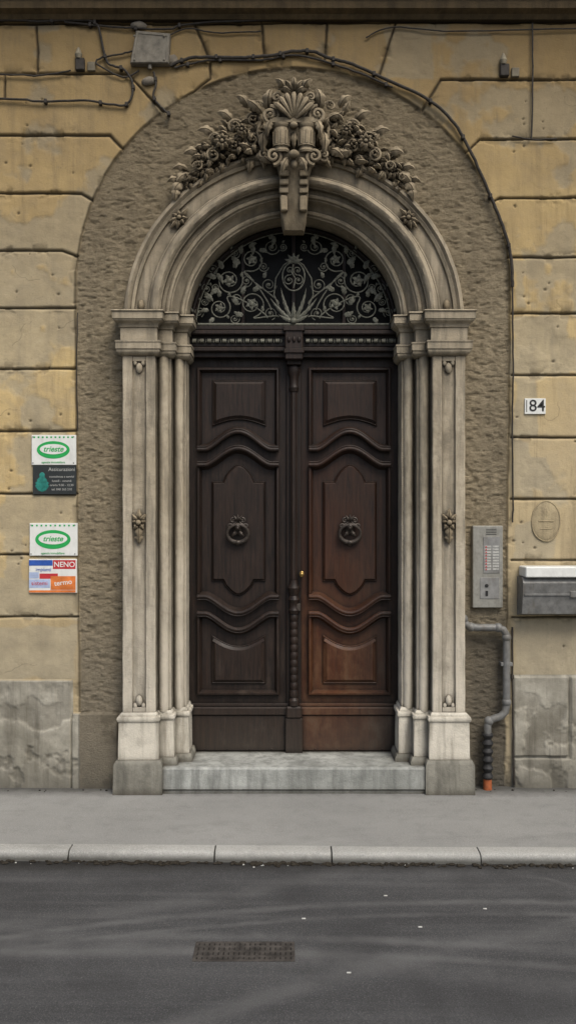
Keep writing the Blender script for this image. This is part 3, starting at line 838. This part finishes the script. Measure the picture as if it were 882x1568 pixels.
pr_=[(.0,Z(884,-.1)),(-.13,Z(884,-.13)),(-.16,Z(893,-.16)),(-.13,Z(940,-.13)),(.0,Z(944,-.1))]
for xx in (x0,x1): v+=[(xx,a,c) for a,c in pr_]
for i in range(5): j=(i+1)%5; f.append((i,j,5+j,5+i))
f+=[(0,1,2,3,4),(9,8,7,6,5)]
b.add(v,f); b.box(X(872,-.15),X(900,-.15),-.158,-.12,Z(915,-.15),Z(905,-.15),.003)
b.box(x0+.01,x1-.01,-.155,-.14,Z(912,-.15),Z(909,-.15),.001)
b.obj('body',PG,e,smooth=False)
b=B(); b.box(X(803,-.15),X(908,-.15),-.175,.0,Z(884,-.15),Z(868,-.15),.006); b.obj('lid',WH,e)
MPq=stone_mat('plaque_stucco',(.42,.345,.21),(.35,.285,.175),zgrad=False,aoamt=.5)
b=B(); x,z=X(835),Z(798); b.disc(x,z,.098,.138,-.006,.01,40,dome=.003); b.tube([(x+.096*math.cos(a),-.004,z+.136*math.sin(a)) for a in [2*math.pi*i/40 for i in range(40)]],.005,8,closed=True)
b.tube([(x-.05,-.008,z),(x+.05,-.008,z)],.005,6); b.tube([(x-.04,-.007,z-.05),(x+.04,-.007,z-.05)],.004,6)
b.leaf(x,z+.02,-.007,math.pi/2,.08,.05,0,.004,.001)
b.obj('oval_plaque',MPq,None,jit=.003)

# ---------------------------------------------------------------- pipes
e=empty('gas_pipe')
yp=-.05
def PT(l,y): return [(X(p,y),y,Z(q_,y)) for p,q_ in l]
b=B()
b.tube([(X(709,yp),.0,Z(945,yp)),(X(709,yp),-.05,Z(948,yp))]+PT([(711,954),(717,959),(730,961),(762,961),(770,964),(775,972),(775,985),(775,1080),(773,1090),(766,1097),(756,1100),(748,1104),(746,1112),(746,1122)],yp),.025,12)
for (p,q_) in [(709,948),(720,960),(762,961),(775,976),(775,1075),(748,1104)]: b.ell((X(p,yp),yp,Z(q_,yp)),(.032,.032,.032),14,10)
b.box(X(766,yp),X(784,yp),-.06,.0,Z(1020,yp),Z(1014,yp),.003)
b.obj('pipe',PG,e)
b=B()
pr=[]
for k in range(31):
    t=k/30; pr.append((Z(1192-70*t,yp),.032+.007*math.sin(t*math.pi*11)))
b.lathe(X(746,yp),yp,pr,16); b.obj('flexible_coupling',BK,e)
b=B(); b.lathe(X(746,yp),yp,[(0,.030),(Z(1192,yp),.028)],14); b.obj('ground_sleeve',OC,e)
e=empty('junction_box'); b=B()
cx,cz=X(231),Z(80)
b.panel([(cx-.13,cz-.10),(cx+.13,cz-.10),(cx+.14,cz+.10),(cx-.09,cz+.12)],[(0,.0),(0,-.05),(.006,-.056),(.02,-.056),(.022,-.052)])
for s in (-1,1):
    for t_ in (-1,1): b.ell((cx+s*.10,-.058,cz+t_*.08),(.008,.005,.008),8,6)
b.tube([(cx,-.03,cz-.10),(cx,-.03,cz-.13)],.014,8)
b.obj('box',simple('weathered_box',(.16,.145,.115),.7,.3,0,.35,20,.2,dirt_and_crease=.7),e)
b=B(); b.ell((X(229),-.012,Z(126)),(.05,.022,.03)); b.ell((X(264),-.012,Z(92)),(.04,.02,.035)); b.ell((X(213),-.012,Z(40)),(.06,.02,.03)); b.obj('mastic_lumps',simple('mastic',(.16,.14,.11),.85,.2,0,.3,30,.3),e,jit=.01)
def fixture(name,px,py):
    e=empty(name); b=B(); b.box(X(px-8),X(px+6),-.03,.02,Z(py+13),Z(py-6),.006)
    b.obj('housing',CB,e)
    b=B(); b.lathe(X(px-3),-.02,[(Z(py-5),.018),(Z(py-11),.026),(Z(py-18),.014),(Z(py-22),.005)],14); b.obj('insulator',simple(name+'_porcelain',(.20,.175,.12),.6,.4,0,.3,20,.1),e)
    b=B(); b.box(X(px+10),X(px+22),-.018,.02,Z(py+13),Z(py-1),.004); b.obj('terminal',simple(name+'_terminal',(.15,.13,.09),.7,.3,0,.3,20,.2),e)
fixture('electrical_insulator',125,97); fixture('electrical_insulator.001',772,106)
cab=empty('facade_cables')
def smooth_path(l,n=6):
    P=[Vector((p,q_)) for p,q_ in l]; o=[]
    for i in range(len(P)-1):
        p0=P[max(i-1,0)];p1=P[i];p2=P[i+1];p3=P[min(i+2,len(P)-1)]
        for k in range(n):
            t=k/n
            o.append(.5*((2*p1)+(-p0+p2)*t+(2*p0-5*p1+4*p2-p3)*t*t+(-p0+3*p1-3*p2+p3)*t**3))
    o.append(P[-1]); return [(p.x,p.y) for p in o]
rc=random.Random(11)
CL=[([(262,103),(290,92),(326,90),(362,91),(400,89),(425,86),(450,81),(480,82),(505,92),(540,101),(590,124),(650,152),(690,186),(716,228),(745,292),(768,348),(780,392),(783,440)],.011),
 ([(268,106),(300,98),(328,94),(400,94),(450,87),(500,97),(560,118),(600,136)],.007),
 ([(-300,153),(0,153),(60,157),(130,156),(165,161),(192,163),(203,150),(204,128),(190,108),(168,100),(160,80),(150,40),(120,33),(60,35),(0,33),(-300,33)],.008),
 ([(100,36),(160,42),(200,45),(260,47),(300,38),(500,30),(700,27),(882,24),(1200,24)],.007),
 ([(214,110),(190,120),(150,100),(158,90),(185,85),(205,80)],.006),
 ([(236,112),(240,130),(236,150),(250,168),(262,178)],.007),
 ([(250,62),(285,46),(330,52),(400,50)],.005),
 ([(813,38),(814,120),(812,215)],.006),([(783,210),(812,215),(850,214)],.005),
 ([(783,440),(784,560),(783,640),(784,760),(783,800)],.006),
 ([(110,110),(60,118),(0,116),(-300,116)],.006),
 ([(560,60),(600,44),(700,50),(882,46),(1200,46)],.005),
 ([(783,960),(783,1080),(786,1200)],.007),
 ([(120,480),(119,560),(121,660)],.004)]
for i,(l,r) in enumerate(CL):
    pts=smooth_path(l); b=B()
    yy=-.012-r
    b.tube([(X(p+rc.uniform(-.5,.5)),yy+rc.uniform(-.002,.002),Z(q_+rc.uniform(-.5,.5))) for p,q_ in pts],r,8)
    if r>.0065:
        for k in range(4,len(pts)-2,9):
            p,q_=pts[k]; b.box(X(p)-.010,X(p)+.010,yy-r-.003,.01,Z(q_)-.015,Z(q_)+.015,.003)
    b.obj('cable_%d'%(i+1),CB,cab)

# ---------------------------------------------------------------- ground
def kerb_y(x): return -1.165-.018*x
def sheet(name,pts,z,mat):
    b=B(); b.add([(x,y,z) for x,y in pts],[tuple(range(len(pts)))]); return b.obj(name,mat,None,smooth=False)
def road_mat():
    m=M('asphalt',.88,.3); x,y,z=m.xyz()
    big=m.noise(.9,5,.6,st=(.35,1.6,1)); fine=m.noise(150,4,.8); med=m.noise(9,5,.65); vv=m.vor(140); fn2=m.noise(55,4,.7); strk=m.noise(2.2,5,.6,st=(.22,4,1),off=(2,7,0))
    c=m.mix(m.mr(big,.35,.65),(.046,.047,.049),(.074,.075,.076))
    c=m.mix(m.mr(strk,.48,.68,0,.5),c,(.115,.116,.116))
    c=m.mix(m.mr(med,.5,.75,0,.3),c,(.036,.036,.037))
    c=m.mix(m.mr(fine,.53,.68,0,.75),c,(.19,.19,.185))
    c=m.mix(m.mr(fine,.45,.30,0,.75),c,(.014,.014,.015))
    c=m.mix(m.mr(fn2,.58,.72,0,.35),c,(.13,.13,.128))
    def arc_(cx,cy,r,w,amt,lim=None):
        dx=m.ma('SUBTRACT',x,cx); dy=m.ma('SUBTRACT',y,cy)
        d=m.ma('SQRT',m.ma('ADD',m.ma('MULTIPLY',dx,dx),m.ma('MULTIPLY',dy,dy)))
        q=m.ma('ABSOLUTE',m.ma('SUBTRACT',m.ma('ADD',d,m.ma('MULTIPLY',m.ma('SUBTRACT',med,.5),.05)),r))
        r_=m.ma('MULTIPLY',m.mr(q,w,w*.2),m.mr(m.noise(2.5,5,.7,off=(cx,r,0)),.35,.58,amt*.2,amt))
        if lim: r_=m.ma('MULTIPLY',r_,m.mr(x,lim[0],lim[1]))
        return r_
    for a in [(1.0,-9.0,7.35,.04,.55),(1.0,-9.0,7.22,.03,.45),(-.6,-14,12.0,.05,.55),(-.6,-14,11.86,.04,.45),(1.22,-1.60,.26,.03,.5,(1.1,1.3)),(3.0,-8,6.3,.09,.38),(-3,5,7.1,.10,.33),(-1,-9,6.9,.12,.36)]:
        c=m.mix(arc_(*a),c,(.16,.16,.157))
    dk=m.mr(m.noise(1.3,5,.6,off=(4,2,0)),.52,.68,0,.5)
    c=m.mix(dk,c,(.034,.034,.035))
    c=m.mix(m.mr(m.ma('ADD',y,m.ma('MULTIPLY',med,.08)),-1.28,-1.15,0,.9),c,(.018,.017,.015))
    m.col(c); m.ro(m.mr(big,.3,.7,.7,.95))
    m.bump(m.ma('ADD',m.ma('MULTIPLY',vv,.6),m.ma('ADD',m.ma('MULTIPLY',fine,1.3),m.ma('MULTIPLY',med,.5))),.8,.008)
    return m.m
def walk_mat(name,a,b_,kerb=False):
    m=M(name,.9,.25); x,y,z=m.xyz()
    big=m.noise(1.3,5,.6,st=(.5,1,1)); fine=m.noise(130,4,.8); med=m.noise(8,6,.72); stn=m.noise(3.5,6,.7,st=(.5,1.3,1),off=(6,3,1))
    c=m.mix(m.mr(big,.35,.65),a,b_)
    c=m.mix(m.mr(med,.5,.78,0,.45),c,tuple(k*.65 for k in b_))
    c=m.mix(m.mr(stn,.52,.68,0,.35),c,tuple(k*.6 for k in b_))
    c=m.mix(m.mr(fine,.54,.70,0,.7),c,tuple(min(.6,k*1.5) for k in a))
    c=m.mix(m.mr(fine,.46,.30,0,.7),c,tuple(k*.42 for k in a))
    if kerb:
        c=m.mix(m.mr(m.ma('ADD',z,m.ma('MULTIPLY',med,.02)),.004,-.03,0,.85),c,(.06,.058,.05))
    else:
        c=m.mix(m.mr(m.ma('ADD',y,m.ma('MULTIPLY',med,.16)),-.14,.04,0,.85),c,(.05,.048,.042))
    m.col(c); m.bump(m.ma('ADD',m.ma('MULTIPLY',fine,1.2),med),.6,.006)
    return m.m
MR=road_mat()
ZR=-.052
sheet('ground',[(-400,-400),(400,-400),(400,400),(-400,400)],-.16,simple('earth',(.09,.085,.07),.95,.2,0,.2,2,0))
sheet('road',[(-60,-9),(60,-9),(60,-.9),(-60,-.9)],ZR,MR)
nx_=260; xs_=[-20,-12,-6,-3.5]+[-3+6*i/nx_ for i in range(nx_+1)]+[3.5,6,12,20]
b=B(); rows=[.1,-.05,-.2,-.4,-.6,-.8,-.95]
v=[];f=[]
for x in xs_:
    for j,yy in enumerate(rows+[None]):
        yv=kerb_y(max(-6,min(6,x)))+.105 if yy is None else yy
        v.append((x,yv,.0+.004*math.sin(x*2.1+j)*(.3 if yy is not None else 0)))
m_=len(rows)+1
for i in range(len(xs_)-1):
    for j in range(m_-1): f.append((i*m_+j,i*m_+j+1,(i+1)*m_+j+1,(i+1)*m_+j))
b.add(v,f); b.obj('sidewalk',walk_mat('sidewalk_asphalt',(.27,.27,.255),(.215,.215,.204)))
kb=empty('kerb'); MK=walk_mat('kerb_stone',(.36,.36,.335),(.27,.27,.25),True)
joints=[X(p,-1.17) for p in (-560,-340,-120,103,328,508,735,960,1180,1400)]
joints=[-6.0,-5.2,-4.4,-3.6]+joints[1:]+[3.6,4.4,5.2,6]
joints=sorted(joints); b=B(); rk=random.Random(2)
for x0,x1 in zip(joints[:-1],joints[1:]):
    g=.004; N=26; v=[];f=[]
    dz=rk.uniform(-.003,.003); dy=rk.uniform(-.005,.005)
    for i in range(N+1):
        x=x0+g+(x1-x0-2*g)*i/N; k=kerb_y(x)+dy; e1=.007 if i in(0,N) else 0
        w=rk.uniform(-.005,.005); ch=rk.choice([0,0,0,.006,.01])
        for (yy,z) in [(k+.104,-.1),(k+.104,.002),(k+.03,.004+dz-e1*.5),(k+.014+w+ch,.001+dz-e1*.5),(k+w*.8+ch*.5,-.010+dz-e1-ch),(k-.004+w*.5,-.030),(k-.004,-.12)]:
            v.append((x,yy,z))
    for i in range(N):
        for j in range(6): f.append((i*7+j,i*7+j+1,(i+1)*7+j+1,(i+1)*7+j))
    f.append(tuple(range(7))); f.append(tuple(N*7+j for j in range(7)))
    b.add(v,f)
b.obj('kerb_stones',MK,kb,angle=50)
b=B(); rl=random.Random(9)
def pebble(bb,x,y,z,r):
    bb.ell((x,y,z+r*.3),(r*rl.uniform(.7,1.5),r*rl.uniform(.7,1.2),r*.5),6,4)
for k in range(1100):
    x=rl.uniform(-2.6,2.6)
    if math.sin(x*5)+math.sin(x*2.3+1)<-.3 and rl.random()<.6: continue
    y=kerb_y(x)-.008-abs(rl.gauss(0,.020)); pebble(b,x,y,ZR,rl.uniform(.003,.015))
for k in range(60):
    x=rl.uniform(-2.4,2.4)
    if abs(x-CX)<1.2: continue
    pebble(b,x,-.05-abs(rl.gauss(0,.03)),0.002,rl.uniform(.003,.008))
b.obj('gutter_debris',simple('dead_leaf_debris',(.03,.026,.02),.95,.1,0,.5,80,0))
b=B()
for k in range(26):
    x=rl.uniform(-2.2,2.2); y=kerb_y(x)-.02-abs(rl.gauss(0,.02)); pebble(b,x,y,ZR,rl.uniform(.003,.007))
for px,py in [(465,1407),(742,1392),(590,1372),(534,1490),(643,1420)]:
    d=F*(H-ZR)/(py-784); x=(px-441)*d/F; b.box(x-.009,x+.009,d-6-.004,d-6+.004,ZR,ZR+.004,.001)
b.obj('paper_litter',simple('dirty_paper',(.45,.45,.42),.8,.2,0,.2,40,0))
e=empty('storm_drain'); d0,d1=-2.23,-2.06; gx0,gx1=-.41,.03
b=B()
b.box(gx0,gx1,d0,d0+.014,ZR-.02,ZR+.004,.001); b.box(gx0,gx1,d1-.014,d1,ZR-.02,ZR+.004,.001)
b.box(gx0,gx0+.014,d0+.014,d1-.014,ZR-.02,ZR+.004,.001); b.box(gx1-.014,gx1,d0+.014,d1-.014,ZR-.02,ZR+.004,.001)
nn=18
for i in range(nn):
    x=gx0+.018+(gx1-gx0-.036)*(i+.5)/nn; b.box(x-.008,x+.008,d0+.014,d1-.014,ZR-.015,ZR+.003,.001)
for j in (1,2,3):
    yy=d0+(d1-d0)*j/4; b.box(gx0+.014,gx1-.014,yy-.008,yy+.008,ZR-.015,ZR+.0035,.001)
b.obj('grate',simple('cast_iron',(.050,.045,.040),.85,.2,0,.5,25,.3),e)
b=B(); b.box(gx0+.01,gx1-.01,d0+.01,d1-.01,ZR-.01,ZR+.0008,.0002); b.obj('sump',simple('sump_dark',(.028,.026,.023),.9,.1,0,.5,30,0),e)

# ---------------------------------------------------------------- camera & light
cam=bpy.data.cameras.new('camera'); co_=bpy.data.objects.new('camera',cam); sc.collection.objects.link(co_)
cam.sensor_fit='VERTICAL'; cam.sensor_height=24; cam.lens=24*F/1568; cam.clip_end=1000
co_.location=(0,-6,H); co_.rotation_euler=(math.pi/2,0,0); sc.camera=co_
w=bpy.data.worlds.new('World'); sc.world=w; w.use_nodes=True
nt=w.node_tree; bg=nt.nodes['Background']; sky=nt.nodes.new('ShaderNodeTexSky'); sky.sky_type='NISHITA'; sky.sun_disc=False
el,az=math.radians(54),math.radians(152)
sky.sun_elevation=el; sky.sun_rotation=az; sky.dust_density=4; sky.air_density=1.0
nt.links.new(sky.outputs[0],bg.inputs[0]); bg.inputs[1].default_value=.15
sun=bpy.data.lights.new('sun','SUN'); sun.energy=2.5; sun.angle=math.radians(30); sun.color=(1,.955,.87)
so=bpy.data.objects.new('sun',sun); sc.collection.objects.link(so)
dirv=Vector((math.sin(az)*math.cos(el),math.cos(az)*math.cos(el),math.sin(el)))
so.rotation_euler=dirv.to_track_quat('Z','Y').to_euler()
sc.view_settings.view_transform='Standard'; sc.view_settings.look='None'; sc.view_settings.exposure=0
